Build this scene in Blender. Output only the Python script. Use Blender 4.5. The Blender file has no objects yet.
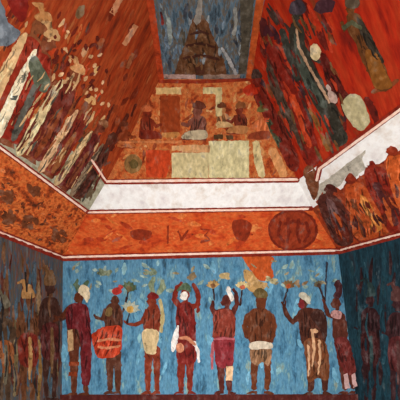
import bpy, bmesh, math, random
from mathutils import Vector
from mathutils.bvhtree import BVHTree
from mathutils.geometry import tessellate_polygon
R = random.Random(7)
COL = bpy.context.scene.collection
EYE = Vector((0, 0, 1.5)); F = 280.0; HY = 347.0

# ------------------------------------------------------------------ materials
def lin(c):
    r = []
    for v in c:
        v /= 255.0
        r.append(v/12.92 if v <= .04045 else ((v+.055)/1.055)**2.4)
    return (r[0], r[1], r[2], 1.0)
MATS = {}
def fresco(name, cols, scale=9.0, stretch=(1, 1, 1), fleck=.35, fine=60.0, contrast=.22, flip=None):
    """weathered lime paint: patches of a few pigments, fine flecks, rough plaster"""
    if name in MATS: return MATS[name]
    m = bpy.data.materials.new(name); m.use_nodes = True
    nt = m.node_tree; N = nt.nodes; L = nt.links
    b = N['Principled BSDF']; b.inputs['Roughness'].default_value = .85
    b.inputs['Specular IOR Level'].default_value = .15
    geo = N.new('ShaderNodeNewGeometry')
    mp = N.new('ShaderNodeMapping'); mp.inputs['Scale'].default_value = stretch
    L.new(geo.outputs['Position'], mp.inputs['Vector'])
    n1 = N.new('ShaderNodeTexNoise'); n1.inputs['Scale'].default_value = scale
    n1.inputs['Detail'].default_value = 5; n1.inputs['Roughness'].default_value = .65
    L.new(mp.outputs['Vector'], n1.inputs['Vector'])
    rp = N.new('ShaderNodeValToRGB'); L.new(n1.outputs['Fac'], rp.inputs['Fac'])
    e = rp.color_ramp.elements; k = len(cols)
    lo, hi = .5-contrast, .5+contrast
    for i, c in enumerate(cols):
        p = lo+(hi-lo)*i/max(1, k-1)
        if i < 2: e[i].position = p; e[i].color = lin(c)
        else: q = e.new(p); q.color = lin(c)
    if k == 1: e[1].color = lin(cols[0]); e[1].position = 1
    n2 = N.new('ShaderNodeTexNoise'); n2.inputs['Scale'].default_value = fine
    n2.inputs['Detail'].default_value = 3
    L.new(mp.outputs['Vector'], n2.inputs['Vector'])
    mr = N.new('ShaderNodeMapRange'); mr.inputs[1].default_value = .3; mr.inputs[2].default_value = .7
    mr.inputs[3].default_value = 1-fleck; mr.inputs[4].default_value = 1+fleck
    L.new(n2.outputs['Fac'], mr.inputs[0])
    vm = N.new('ShaderNodeVectorMath'); vm.operation = 'SCALE'
    L.new(rp.outputs['Color'], vm.inputs[0]); L.new(mr.outputs[0], vm.inputs['Scale'])
    L.new(vm.outputs[0], b.inputs['Base Color'])
    bp = N.new('ShaderNodeBump'); bp.inputs['Strength'].default_value = .25; bp.inputs['Distance'].default_value = .004
    L.new(n2.outputs['Fac'], bp.inputs['Height']); L.new(bp.outputs['Normal'], b.inputs['Normal'])
    MATS[name] = m; return m
def pig(c, var=26, scale=17.0, fleck=.26):
    """one pigment, its wear drifting lighter and darker"""
    if max(c) < 165 and c[0] > c[2]: c = tuple(int(v*.86) for v in c)
    key = 'pigment_%d_%d_%d_%d' % (*c, var)
    d = tuple(max(2, int(v*(1-var/75))) for v in c); l = tuple(min(245, int(v+var*.8)) for v in c)
    w = tuple(min(245, int(v*.6+112*.4)+var//2) for v in c)
    return fresco(key, [d, c, c, l, w], scale, (1, 1, .6), fleck, 44, .17)

# ------------------------------------------------------------------ shell
def P(x, D, zo): return Vector((x, D, 1.5+zo))
# end-wall corner points from floor to capstones, and how each long edge runs towards the viewer (dX, dZ per metre)
LC = [(-1.316, 2.65, -1.5), (-1.297, 2.65, .842), (-.98, 2.45, 1.181), (-.772, 2.3, 1.355), (-.30, 2.1, 2.01)]
RC = [(1.60, 2.65, -1.5), (1.306, 2.65, .905), (.98, 2.45, 1.212), (.805, 2.3, 1.372), (.365, 2.1, 2.01)]
LD = [(.31, 0), (.31, 0), (.252, 0), (.30, 0), (.02, 0)]
RD = [(.40, 0), (.40, -.10), (.30, -.03), (.35, -.082), (.02, 0)]
DN = -.9
def edge(side, k, D):
    c, d = (LC, LD) if side < 0 else (RC, RD)
    x, D0, z = c[k]; t = D0-D
    return P(x+side*d[k][0]*t, D, z+d[k][1]*t)
ALLV, ALLF = [], []
def ruled(name, a0, a1, b0, b1, mat, nu=10, nv=3, mats=None):
    """wall sheet between lower edge a0-a1 and upper edge b0-b1"""
    vs, fs = [], []
    for j in range(nv+1):
        for i in range(nu+1):
            lo = a0.lerp(a1, i/nu); hi = b0.lerp(b1, i/nu); vs.append(lo.lerp(hi, j/nv))
    for j in range(nv):
        for i in range(nu):
            q = j*(nu+1)+i; fs += [(q, q+1, q+nu+2), (q, q+nu+2, q+nu+1)]
    base = len(ALLV); ALLV.extend(vs); ALLF.extend([tuple(base+i for i in f) for f in fs])
    return vs, fs
def wall(name, sheets):
    vs, fs, mi, mats = [], [], [], []
    for (v, f), m in sheets:
        if m not in mats: mats.append(m)
        b = len(vs); vs += v; fs += [tuple(b+i for i in q) for q in f]; mi += [mats.index(m)]*len(f)
    bm = bmesh.new()
    bv = [bm.verts.new(v) for v in vs]
    for q, k in zip(fs, mi):
        g = bm.faces.new([bv[i] for i in q]); g.material_index = k
    bmesh.ops.remove_doubles(bm, verts=bm.verts[:], dist=.0005)
    bmesh.ops.recalc_face_normals(bm, faces=bm.faces[:])
    # thickness behind the painted face
    me = bpy.data.meshes.new(name)
    c = sum((f.calc_center_median() for f in bm.faces), Vector())/len(bm.faces)
    f0 = max(bm.faces, key=lambda f: f.calc_area())
    if f0.normal.dot(Vector((0, .8, 2.0))-f0.calc_center_median()) < 0:
        bmesh.ops.reverse_faces(bm, faces=bm.faces[:])
    bm.to_mesh(me); bm.free()
    for m in mats: me.materials.append(m)
    o = bpy.data.objects.new(name, me); COL.objects.link(o); o['kind'] = 'structure'
    s = o.modifiers.new('thickness', 'SOLIDIFY'); s.thickness = .12; s.offset = -1
    return o

blue = fresco('blue_fresco', [(50, 80, 96), (60, 104, 132), (78, 130, 160), (94, 144, 172), (80, 130, 156), (120, 160, 166), (142, 150, 134)], 9, (1.5, 1.5, .55), .26, 38, .2)
blue_l = fresco('dimmed_blue_fresco_left', [(34, 36, 36), (66, 84, 92), (96, 74, 54), (60, 84, 98), (110, 66, 42), (76, 96, 104), (120, 100, 70)], 11, (2.2, 2.2, .22), .3, 40, .19)  # weaker light on the lower left wall is put into these darker blues
blue_r = fresco('shaded_dark_teal_fresco_right', [(14, 26, 32), (24, 48, 58), (30, 64, 76), (44, 34, 36)], 5, (2, 2, .5), .3, 40, .2)  # dark teal paint, with the lower right wall's shade mixed into the colour
band_m = fresco('orange_band_fresco', [(140, 46, 18), (180, 60, 24), (196, 76, 30), (204, 96, 44), (192, 70, 28), (214, 128, 68)], 10, (.7, 1, 1.2), .2, 45, .19)
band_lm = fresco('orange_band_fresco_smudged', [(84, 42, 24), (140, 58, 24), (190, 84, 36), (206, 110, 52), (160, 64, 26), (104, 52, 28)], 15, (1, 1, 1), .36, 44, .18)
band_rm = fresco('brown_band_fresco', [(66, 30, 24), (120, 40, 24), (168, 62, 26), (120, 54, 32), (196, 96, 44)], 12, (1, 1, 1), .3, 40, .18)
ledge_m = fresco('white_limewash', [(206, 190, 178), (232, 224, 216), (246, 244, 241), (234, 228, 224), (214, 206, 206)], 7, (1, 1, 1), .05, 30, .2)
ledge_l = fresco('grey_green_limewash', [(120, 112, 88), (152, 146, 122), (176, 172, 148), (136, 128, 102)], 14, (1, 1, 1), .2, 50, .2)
vault_m = fresco('ochre_vault_fresco', [(116, 46, 20), (156, 64, 28), (184, 88, 40), (190, 116, 62), (176, 78, 36), (206, 160, 104)], 17, (1, 1, 1), .26, 45, .18)
vault_l = fresco('russet_vault_fresco', [(98, 34, 16), (132, 46, 18), (150, 54, 20), (160, 70, 32), (142, 48, 20), (176, 100, 54)], 11, (1, 1, 1), .26, 40, .18)
vault_r = fresco('scarlet_vault_fresco', [(84, 22, 12), (130, 24, 10), (164, 36, 12), (170, 50, 20), (154, 30, 10), (120, 52, 24)], 7, (1, 1, 1), .2, 34, .2)
cap_m = fresco('slate_blue_capstone_fresco', [(46, 48, 52), (60, 78, 90), (86, 106, 120), (98, 84, 66), (72, 92, 106), (134, 138, 134)], 14, (2, .7, 1), .26, 40, .18)
floor_m = fresco('worn_limestone', [(120, 108, 92), (150, 138, 118), (170, 158, 138)], 4, (1, 1, 1), .15, 30, .2)

def side_sheet(s, k, m, nu=12, nv=4):
    D0 = (LC if s < 0 else RC)
    return (ruled('', edge(s, k, DN), edge(s, k, D0[k][1]), edge(s, k+1, DN), edge(s, k+1, D0[k+1][1]), m, nu, nv), m)
def end_sheet(k, m, nu=8, nv=3):
    g = lambda s, q: edge(s, q, LC[q][1])
    return (ruled('', g(-1, k), g(1, k), g(-1, k+1), g(1, k+1), m, nu, nv), m)
W_BACK = wall('wall_back', [end_sheet(0, blue), end_sheet(1, band_m), end_sheet(2, ledge_m), end_sheet(3, vault_m)])
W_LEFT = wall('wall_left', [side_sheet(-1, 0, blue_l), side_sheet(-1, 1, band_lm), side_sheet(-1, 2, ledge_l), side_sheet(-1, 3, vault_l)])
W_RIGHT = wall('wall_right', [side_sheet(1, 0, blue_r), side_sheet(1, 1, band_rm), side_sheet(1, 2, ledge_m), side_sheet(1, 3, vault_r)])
CEIL = wall('ceiling', [(ruled('', edge(-1, 4, DN), edge(-1, 4, 2.1), edge(1, 4, DN), edge(1, 4, 2.1), cap_m, 12, 2), cap_m)])
FLOOR = wall('floor', [(ruled('', edge(-1, 0, DN), edge(-1, 0, 2.65), edge(1, 0, DN), edge(1, 0, 2.65), floor_m, 12, 2), floor_m)])
BVH = BVHTree.FromPolygons(ALLV, ALLF)

def hit(x, y):
    d = Vector(((x-200)/F, 1, (HY-y)/F)).normalized()
    p, n, i, _ = BVH.ray_cast(EYE, d)
    if p is None: return None, None
    if n.dot(EYE-p) < 0: n = -n
    return p, n

def orient(mat, a, b, along=.3, across=1.6):
    """let a wall's pigment patches run along the direction the painted people stand in"""
    pa, n = hit(*a); pb, _ = hit(*b); d = (pb-pa).normalized(); e = n.cross(d).normalized()
    nt = mat.node_tree; N = nt.nodes; L = nt.links
    mp = next(q for q in N if q.type == 'MAPPING'); geo = next(q for q in N if q.type == 'NEW_GEOMETRY')
    cb = N.new('ShaderNodeCombineXYZ')
    for i, (v, k) in enumerate(((d, along), (e, across), (n, 1))):
        q = N.new('ShaderNodeVectorMath'); q.operation = 'DOT_PRODUCT'; q.inputs[1].default_value = tuple(v*k)
        L.new(geo.outputs['Position'], q.inputs[0]); L.new(q.outputs['Value'], cb.inputs[i])
    L.new(cb.outputs[0], mp.inputs['Vector'])
orient(vault_l, (45, 150), (75, 90)); orient(vault_r, (320, 150), (290, 80)); orient(band_rm, (370, 230), (345, 190), .5, 1.3)

# ------------------------------------------------------------------ outlines on the wall (in the frame's 400 x 400 units)
def spline(pts, n=4):
    out = []; k = len(pts)
    for i in range(k):
        p0, p1, p2, p3 = (pts[(i+j-1) % k] for j in range(4))
        for q in range(n):
            t = q/n
            out.append(tuple(.5*((2*p1[a])+(-p0[a]+p2[a])*t+(2*p0[a]-5*p1[a]+4*p2[a]-p3[a])*t*t+(-p0[a]+3*p1[a]-3*p2[a]+p3[a])*t**3) for a in (0, 1)))
    return out
def soft(*pts): return spline(list(pts))
def hard(*pts): return list(pts)
def rect(x0, y0, x1, y1, j=.5): return [(x0+R.uniform(-j, j), y0), (x1, y0+R.uniform(-j, j)), (x1+R.uniform(-j, j), y1), (x0, y1+R.uniform(-j, j))]
def ell(cx, cy, rx, ry=None, a=0, n=14):
    ry = ry or rx; a = math.radians(a); o = []
    for i in range(n):
        t = 2*math.pi*i/n; u, v = rx*math.cos(t), ry*math.sin(t)
        o.append((cx+u*math.cos(a)-v*math.sin(a), cy+u*math.sin(a)+v*math.cos(a)))
    return o
def limb(*p):
    """tapered stroke through (x, y, radius)"""
    l, r = [], []
    for i, (x, y, w) in enumerate(p):
        a = p[max(0, i-1)]; b = p[min(len(p)-1, i+1)]
        dx, dy = b[0]-a[0], b[1]-a[1]; m = math.hypot(dx, dy) or 1; nx, ny = -dy/m, dx/m
        l.append((x+nx*w, y+ny*w)); r.append((x-nx*w, y-ny*w))
    a, b = p[0], p[-1]; m = math.hypot(p[1][0]-a[0], p[1][1]-a[1]) or 1
    s = (a[0]-(p[1][0]-a[0])/m*a[2]*.7, a[1]-(p[1][1]-a[1])/m*a[2]*.7)
    m = math.hypot(b[0]-p[-2][0], b[1]-p[-2][1]) or 1
    e = (b[0]+(b[0]-p[-2][0])/m*b[2]*.7, b[1]+(b[1]-p[-2][1])/m*b[2]*.7)
    return [s]+l+[e]+r[::-1]
def profile(cx, cy, r, face=-1):
    """painted head in profile: skull, brow, nose, lips, chin and neck"""
    f = face
    return [(cx+f*a*r, cy+b*r) for a, b in [(-.9, -.3), (-.6, -.9), (0, -1.15), (.6, -.9), (.8, -.4), (.85, -.1), (1.2, .25), (.9, .35), (.98, .55), (.85, .7), (.7, 1.0), (.25, 1.05), (.3, 1.6), (-.6, 1.6), (-.65, .8), (-.95, .3)]]
def foot(x, y, face=-1, w=5, h=3): return [(x-face*w*.35, y-h), (x+face*w*.3, y-h), (x+face*w, y-h*.25), (x+face*w, y), (x-face*w*.45, y)]

from mathutils import noise as MN
def worn(shp, amp, seed):
    """outline with the small chips and wobbles of an old brushed edge"""
    out = []
    for (ax, ay), (bx, by) in zip(shp, shp[1:]+shp[:1]):
        m = max(1, int(math.hypot(bx-ax, by-ay)/2.2))
        for i in range(m):
            x, y = ax+(bx-ax)*i/m, ay+(by-ay)*i/m
            v = MN.noise_vector(Vector((x*.45, y*.45, seed*3.7))); out.append((x+v.x*amp*2, y+v.y*amp*2))
    return out
PEOPLE = []; COUNT = [0]
def paint(name, shapes, mat, parent=None, layer=1, grid=9.0, wear=.55):
    if wear: shapes = [worn(list(q), wear, layer) for q in shapes]
    if parent is not None and name in ('body', 'robe', 'tunic', 'skirt', 'cape', 'kilt', 'mound'): PEOPLE.append((parent, shapes, layer, mat))
    return paint_layer(name, shapes, mat, parent, layer, grid)
def paint_layer(name, shapes, mat, parent=None, layer=1, grid=9.0):
    """a layer of paint on plaster, one thin solid following the wall"""
    vs, fs = [], []; COUNT[0] += 1; lift = COUNT[0] % 40*.000015
    for si, shp in enumerate(shapes):
        bm = bmesh.new()
        vv = [bm.verts.new((x, y, 0)) for x, y in shp]
        for t in tessellate_polygon([[Vector((x, y, 0)) for x, y in shp]]):
            try: bm.faces.new([vv[i] for i in t])
            except ValueError: pass
        xs = [p[0] for p in shp]; ys = [p[1] for p in shp]
        for ax, lo, hi in ((0, min(xs), max(xs)), (1, min(ys), max(ys))):
            q = math.floor(lo/grid)*grid+grid
            while q < hi:
                co = Vector((q, 0, 0)) if ax == 0 else Vector((0, q, 0))
                no = Vector((1, 0, 0)) if ax == 0 else Vector((0, 1, 0))
                bmesh.ops.bisect_plane(bm, geom=bm.verts[:]+bm.edges[:]+bm.faces[:], dist=1e-4, plane_co=co, plane_no=no)
                q += grid
        bm.verts.index_update()
        off = .0011*layer+lift+min(.00005, .0004/len(shapes))*si
        front, back, ok = {}, {}, {}
        for v in bm.verts:
            p, n = hit(v.co.x, v.co.y)
            if p is None: continue
            front[v.index] = len(vs); vs.append(p+n*off)
            if any(e.is_boundary for e in v.link_edges):
                back[v.index] = len(vs); vs.append(p-n*.001)
        for f in bm.faces:
            if all(v.index in front for v in f.verts): fs.append([front[v.index] for v in f.verts])
        for e in bm.edges:
            a, b = (v.index for v in e.verts)
            if e.is_boundary and a in back and b in back: fs.append([front[a], front[b], back[b], back[a]])
        bm.free()
    if parent is not None: org = parent.location.copy()
    else:
        lowest = min(vs, key=lambda p: p.z); org = Vector((sum(p.x for p in vs)/len(vs), sum(p.y for p in vs)/len(vs), lowest.z))
    me = bpy.data.meshes.new(name); me.from_pydata([tuple(p-org) for p in vs], [], fs)
    bm = bmesh.new(); bm.from_mesh(me); bmesh.ops.recalc_face_normals(bm, faces=bm.faces[:]); bm.to_mesh(me); bm.free()
    me.materials.append(mat)
    o = bpy.data.objects.new(name, me); COL.objects.link(o)
    if parent is not None: o.parent = parent
    else: o.location = org
    return o
def tag(o, label, cat, group=None):
    o['label'] = label; o['category'] = cat
    if group: o['group'] = group
    return o
def thing(name, label, cat, base, group=None):
    o = bpy.data.objects.new(name, None); COL.objects.link(o)
    p, n = hit(*base); o.location = p; o.empty_display_size = .05
    return tag(o, label, cat, group)
def daub(name, label, cat, shapes, mat, group=None, layer=1):
    return tag(paint(name, shapes, mat, None, layer), label, cat, group)
def structure(name, shapes, mat, layer=1):
    o = paint(name, shapes, mat, None, layer, wear=.18); o['kind'] = 'structure'; return o

# ------------------------------------------------------------------ painted border lines
red_line = pig((150, 44, 26), 14); white_line = fresco('pale_pink_line', [(236, 176, 150), (246, 212, 192), (248, 228, 214)], 20, (1, 1, 1), .1)
def px(side, k, D):
    p = edge(side, k, D)-EYE; return (200+F*p.x/p.y, HY-F*p.z/p.y)
def border(n, pts, w1, w2, dy=0):
    seg = []
    for a, b in zip(pts, pts[1:]):
        m = max(1, int(math.hypot(b[0]-a[0], b[1]-a[1])/8))
        seg += [(a[0]+(b[0]-a[0])*i/m, a[1]+(b[1]-a[1])*i/m) for i in range(m)]
    seg.append(pts[-1])
    structure('trim_%d' % n, [limb(*[(x, y, w1) for x, y in seg])], red_line, 4)
    structure('trim_%d' % (n+1), [limb(*[(x, y+dy, w2) for x, y in seg])], white_line, 7)
lb = [px(-1, 1, D) for D in (1.75, 1.9, 2.1, 2.4, 2.65)]; rb = [px(1, 1, D) for D in (2.65, 2.5, 2.3, 2.1, 1.95)]
border(1, lb+rb, 3.2, 1.0, -1.0)
lb2 = [px(-1, 2, D) for D in (1.5, 1.65, 1.9, 2.2, 2.45)]
border(3, lb2+[px(1, 2, 2.45)], 2.3, 1.05, .2)
r3 = [px(1, 3, D) for D in (2.3, 2.1, 1.9, 1.7, 1.5, 1.4)]
border(5, [(91, 160), px(-1, 3, 2.3), (200, 181), px(1, 3, 2.3)], 2.5, 1.0, -.6)
border(7, [(r3[0][0]+19, r3[0][1]-1)]+[(x+3, y+1) for x, y in r3[1:]], 3.0, 1.3, 1)
structure('trim_9', [limb((159, 81.5, 1.6), (200, 82, 1.6), (250, 79.5, 1.6))], pig((160, 50, 24), 12), 3)
structure('trim_10', [limb((161, 79, 3), (156, 40, 3.2), (150, 0, 3.6), (148, -15, 4))], pig((168, 60, 26), 14), 3)
structure('trim_11', [limb((249, 78, 3), (254, 40, 3.4), (260, 0, 4), (262, -15, 4))], pig((170, 74, 30), 14), 3)
structure('trim_12', [rect(60, 394.5, 358, 404)], pig((92, 36, 30), 16), 1)

# ------------------------------------------------------------------ colours of the painted people
MAROON = (112, 32, 26); BROWN = (104, 50, 28); RUST = (150, 62, 30); RED = (158, 38, 26); DARK = (58, 32, 26)
TAN = (178, 142, 100); CREAM = (206, 190, 156); WHITE = (220, 214, 204); GREEN = (88, 112, 84); ORANGE = (190, 92, 36); SLATE = (78, 86, 92)

G1 = 'painted people walking in the procession on the blue end wall'
def person(base, label, group, cat='painted figure', name='painted_person'):
    return thing(name, label, cat, base, group)

# 1 leftmost of the end wall
t = person((78, 395), 'painted walker in a long maroon cape and white headcloth, next to the left blue corner', G1)
paint('body', [soft((66, 309), (72, 304), (82, 304), (89, 311), (89, 330), (86, 345), (70, 345), (67, 328)),
  limb((69, 309, 3.4), (63, 316, 2.8), (57, 319, 2)), limb((57, 319, 1.8), (54, 316, 1.2)), limb((56, 320, 1.8), (53.5, 321, 1)),
  limb((74, 343, 5.5), (74, 365, 4.2), (74, 391, 2.6)), limb((85, 343, 5), (85, 366, 4), (86, 391, 2.6)), foot(74, 395, -1, 8), foot(86, 395, -1, 8), profile(79, 297, 5)], pig(BROWN), t, 2)
paint('cape', [soft((70, 305), (80, 303), (88, 308), (91, 330), (91, 360), (90, 382), (82, 383), (81, 350), (78, 330), (68, 328), (66, 314))], pig((116, 30, 34)), t, 3)
paint('loincloth', [hard((68, 330), (73, 329), (74, 350), (68, 352))], pig(TAN), t, 4)
paint('headcloth', [soft((78, 291), (82, 285), (88, 287), (90, 296), (87, 303), (84, 298), (80, 294))], pig(CREAM, 34), t, 4)
paint('plume', [limb((79, 290, 3), (76, 284, 2.6), (78, 280, 1.4)), limb((84, 287, 2.4), (88, 281, 1.6))], pig(GREEN), t, 3)
paint('leg_band', [rect(69, 362, 79, 366)], pig(RUST), t, 4); paint('leg_band', [rect(69, 372, 78, 376)], pig(RUST), t, 4)
# 2
t = person((113, 394), 'painted walker in a bulky orange red skirt and small red turban, one hand held out', G1)
paint('body', [soft((105, 309), (111, 303), (118, 304), (122, 312), (121, 330), (107, 331), (104, 320)),
  limb((107, 310, 3.4), (103, 319, 2.6), (97, 318, 1.8)), limb((97, 318, 1.6), (94, 315, 1)),
  limb((110, 352, 4.6), (110, 372, 3.4), (110, 390, 2.4)), limb((117, 352, 4.4), (118, 372, 3.4), (118, 390, 2.4)), foot(110, 394, -1, 7), foot(118, 394, -1, 7), profile(115, 300, 4.3)], pig((96, 52, 34)), t, 2)
paint('skirt', [soft((100, 328), (110, 326), (121, 327), (122, 342), (119, 354), (108, 358), (98, 357), (94, 348), (92, 336))], pig((172, 54, 28), 34), t, 3)
paint('sash', [limb((98, 341, 1.2), (110, 339, 1.4), (121, 340, 1.2)), limb((98, 347, 1), (108, 348, 1.3), (120, 346, 1))], pig((196, 120, 84)), t, 4)
paint('turban', [ell(117, 291, 5.2, 3.6, -15), ell(121, 287, 2.6, 2.2)], pig((170, 50, 44)), t, 4)
paint('chest_ornament', [ell(109, 312, 3.5, 5, 20)], pig((128, 100, 60)), t, 4)
# 3
t = person((151, 393), 'painted walker in a cream hip cloth under a pale green plume, stretching one arm forward', G1)
paint('body', [soft((147, 309), (152, 304), (158, 306), (161, 316), (159, 332), (145, 332), (144, 320)),
  limb((148, 311, 3.2), (142, 322, 2.5), (134, 325, 1.9), (127, 324, 1.4)), limb((127, 324, 1.3), (124, 321, .9)),
  limb((149, 348, 4.2), (148, 368, 3.6), (148, 390, 2.4)), limb((156, 348, 4), (157, 368, 3.4), (157, 390, 2.4)), foot(148, 394, -1, 7), foot(157, 394, -1, 7), profile(152, 301, 4.8)], pig((138, 54, 32)), t, 2)
paint('hip_cloth', [soft((143, 331), (152, 329), (159, 333), (157, 346), (155, 354), (146, 353), (143, 342))], pig((196, 172, 128)), t, 3)
paint('headband', [soft((147, 296), (152, 292), (158, 295), (158, 299), (150, 299))], pig((128, 30, 26)), t, 4)
paint('plume', [limb((153, 293, 2.4), (151, 285, 3), (154, 278, 2)), limb((158, 294, 2), (163, 287, 3), (162, 280, 1.8))], pig((134, 150, 118), 36), t, 3)
paint('sash', [limb((160, 300, 1.6), (163, 315, 2), (161, 332, 1.6))], pig((176, 160, 110)), t, 3)
# 4
t = person((185, 393), 'painted dancer with both arms bent up around a white mask, wearing deep red', G1)
paint('body', [soft((178, 306), (184, 301), (191, 304), (195, 314), (193, 332), (178, 332), (176, 318)),
  limb((180, 307, 3), (174, 299, 2.8), (177, 288, 2.4), (182, 283, 1.6)), limb((192, 307, 3), (198, 304, 2.6), (198, 293, 2.4), (193, 284, 1.6)), limb((198, 303, 2.2), (198, 312, 1.6)),
  limb((182, 352, 4.8), (181, 372, 3.6), (181, 390, 2.5)), limb((190, 352, 4.6), (190, 372, 3.4), (190, 390, 2.4)), foot(181, 394, -1, 7), foot(190, 394, 1, 6), profile(185, 295, 5)], pig((134, 44, 28)), t, 2)
paint('tunic', [soft((178, 305), (190, 304), (195, 318), (196, 340), (195, 362), (178, 362), (177, 340), (176, 320))], pig((128, 34, 28), 30), t, 3)
paint('mask', [ell(184, 296, 4, 4.5)], pig(WHITE, 20), t, 4)
paint('hood', [soft((177, 291), (181, 285), (187, 283), (191, 288), (190, 292), (184, 290))], pig(GREEN), t, 4)
paint('hanging_cloth', [soft((176, 328), (179, 326), (177, 345), (172, 352), (171, 342)), limb((194, 342, 2), (198, 352, 1.6), (199, 362, 1))], pig((224, 218, 212), 14), t, 4)
paint('belt', [ell(180, 348, 4, 5), limb((180, 338, 1.6), (188, 338, 2), (195, 345, 1.6))], pig((186, 120, 88)), t, 4)
# 5
t = person((223, 393), 'painted dancer raising both hands, in a rosy red tunic and skirt with tan leg wrap', G1)
paint('body', [soft((214, 314), (220, 309), (230, 309), (235, 316), (233, 340), (216, 340)),
  limb((216, 315, 3), (212, 308, 2.4), (213, 301, 1.5)), limb((233, 313, 3), (237, 304, 2.4), (236, 293, 2), (233, 289, 1.3)),
  limb((221, 336, 4.6), (221, 362, 4.4), (221, 378, 3.2), (222, 390, 2.4)), limb((229, 336, 4.6), (229, 362, 4.2), (229, 378, 3.2), (229, 390, 2.4)), foot(221, 394, -1, 7), foot(230, 394, 1, 6), profile(226, 301, 5.2)], pig((96, 40, 32)), t, 2)
paint('tunic', [soft((214, 314), (222, 309), (232, 311), (235, 322), (233, 338), (214, 339), (213, 325))], pig((148, 60, 44), 30), t, 3)
paint('skirt', [soft((214, 338), (233, 338), (234, 352), (231, 366), (218, 367), (214, 352))], pig((146, 44, 50), 28), t, 3)
paint('sash', [limb((214, 339, 1), (224, 338.5, 1.3), (234, 339, 1)), limb((213, 342, 1.4), (212, 356, 1.6), (212, 369, 1))], pig((168, 86, 92)), t, 4)
paint('headcloth', [soft((226, 290), (229, 286), (232, 293), (234, 300), (230, 300))], pig(WHITE), t, 4)
paint('leg_wrap', [rect(226, 366, 233, 381)], pig((214, 176, 136)), t, 4)
# 6
t = person((260, 392), 'broad painted man seen from behind with bare brown back and white belt', G1)
paint('body', [soft((250, 312), (258, 308), (266, 309), (272, 315), (272, 332), (268, 346), (251, 346), (248, 330)),
  limb((249, 315, 3.6), (245, 326, 3), (247, 338, 2.2)), limb((271, 315, 3.6), (274, 327, 3), (271, 342, 2.2)), 
  limb((255, 356, 4), (254, 374, 3.2), (254, 389, 2.4)), limb((267, 356, 4.2), (268, 374, 3.2), (267, 389, 2.4)), foot(254, 394, -1, 7), foot(267, 394, 1, 7), soft((256, 296), (261, 293), (266, 297), (266, 304), (264, 310), (258, 310), (256, 304))], pig((112, 56, 30), 22), t, 2)
paint('belt', [soft((250, 343), (260, 341), (271, 343), (272, 348), (260, 349), (250, 349))], pig((204, 190, 168)), t, 4)
paint('kilt', [soft((251, 348), (270, 348), (271, 358), (268, 366), (262, 362), (256, 366), (250, 359))], pig((156, 112, 78), 30), t, 3)
paint('headdress', [soft((255, 297), (254, 291), (260, 288), (267, 292), (266, 298))], pig((112, 92, 50)), t, 4)
paint('plume', [limb((257, 292, 2), (251, 288, 3), (246, 284, 2)), limb((253, 290, 1.6), (249, 280, 2), (252, 276, 1))], pig((186, 146, 90), 40), t, 3)
# 7
t = person((315, 393), 'tall painted man in a fringed brown kilt, with one dark forearm raised', G1)
paint('body', [soft((298, 312), (306, 308), (318, 309), (325, 316), (324, 345), (304, 346), (299, 328)),
  limb((301, 314, 3.6), (293, 322, 3), (287, 316, 2.4), (284, 307, 1.6)), limb((284, 307, 1.4), (282, 302, .9)), limb((284.5, 306, 1.2), (286, 301, .8)),
  limb((310, 342, 5), (311, 372, 4.4), (311, 384, 3.2), (310, 391, 2.4)), limb((320, 342, 5), (325, 372, 4.2), (325, 384, 3.2), (325, 391, 2.4)), foot(310, 395, -1, 8), foot(325, 395, 1, 7), profile(303, 303, 5)], pig((88, 44, 30)), t, 2)
paint('kilt', [soft((304, 342), (314, 338), (325, 342), (329, 360), (328, 380), (318, 378), (308, 382), (306, 362))], pig((128, 72, 40), 30), t, 3)
paint('fringe', [limb((312, 330, 1.4), (314, 348, 1.4), (312, 366, .8)), limb((319, 340, 1.3), (320, 356, 1.4), (318, 374, .8)), limb((308, 345, 1), (309, 364, 1), (308, 376, .6)), ell(315, 331, 3, 2.4)], pig((206, 158, 118)), t, 4)
paint('cloak', [soft((318, 309), (325, 315), (327, 332), (325, 342), (320, 330), (310, 316))], pig((66, 34, 26)), t, 3)
paint('face_paint', [ell(301.5, 304, 3, 4.5)], pig((146, 46, 50)), t, 4)
paint('headcloth', [soft((299, 296), (303, 292), (309, 296), (310, 304), (306, 302))], pig((196, 190, 168)), t, 4)
# 8
t = person((342, 392), 'painted man leaning at the right blue corner, with red skirt and pale shins', G1)
paint('body', [soft((334, 315), (342, 312), (346, 320), (347, 340), (336, 344), (332, 328)),
  limb((336, 317, 2.8), (329, 316, 2.4), (325, 306, 2)), limb((325, 306, 1.6), (323, 299, 1.2)), 
  limb((338, 342, 4), (342, 364, 3.4), (345, 389, 2.4)), limb((344, 342, 4.2), (349, 364, 3.4), (353, 388, 2.4)), foot(345, 394, -1, 7), foot(353, 394, -1, 5), profile(336, 303, 4.8)], pig((100, 48, 34)), t, 2)
paint('skirt', [soft((335, 340), (347, 338), (353, 356), (356, 372), (345, 374), (338, 358))], pig((118, 42, 38), 30), t, 3)
paint('leg_wrap', [hard((343, 374), (347, 373), (350, 388), (345, 389)), hard((351, 374), (355, 373), (357, 386), (353, 388))], pig((198, 160, 156)), t, 4)
paint('headdress', [soft((333, 296), (336, 290), (334, 284), (338, 280), (342, 286), (341, 296), (338, 299))], pig((74, 34, 38)), t, 4)
paint('collar', [soft((330, 313), (336, 310), (341, 313), (340, 319), (333, 318))], pig((190, 140, 134)), t, 4)

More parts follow.
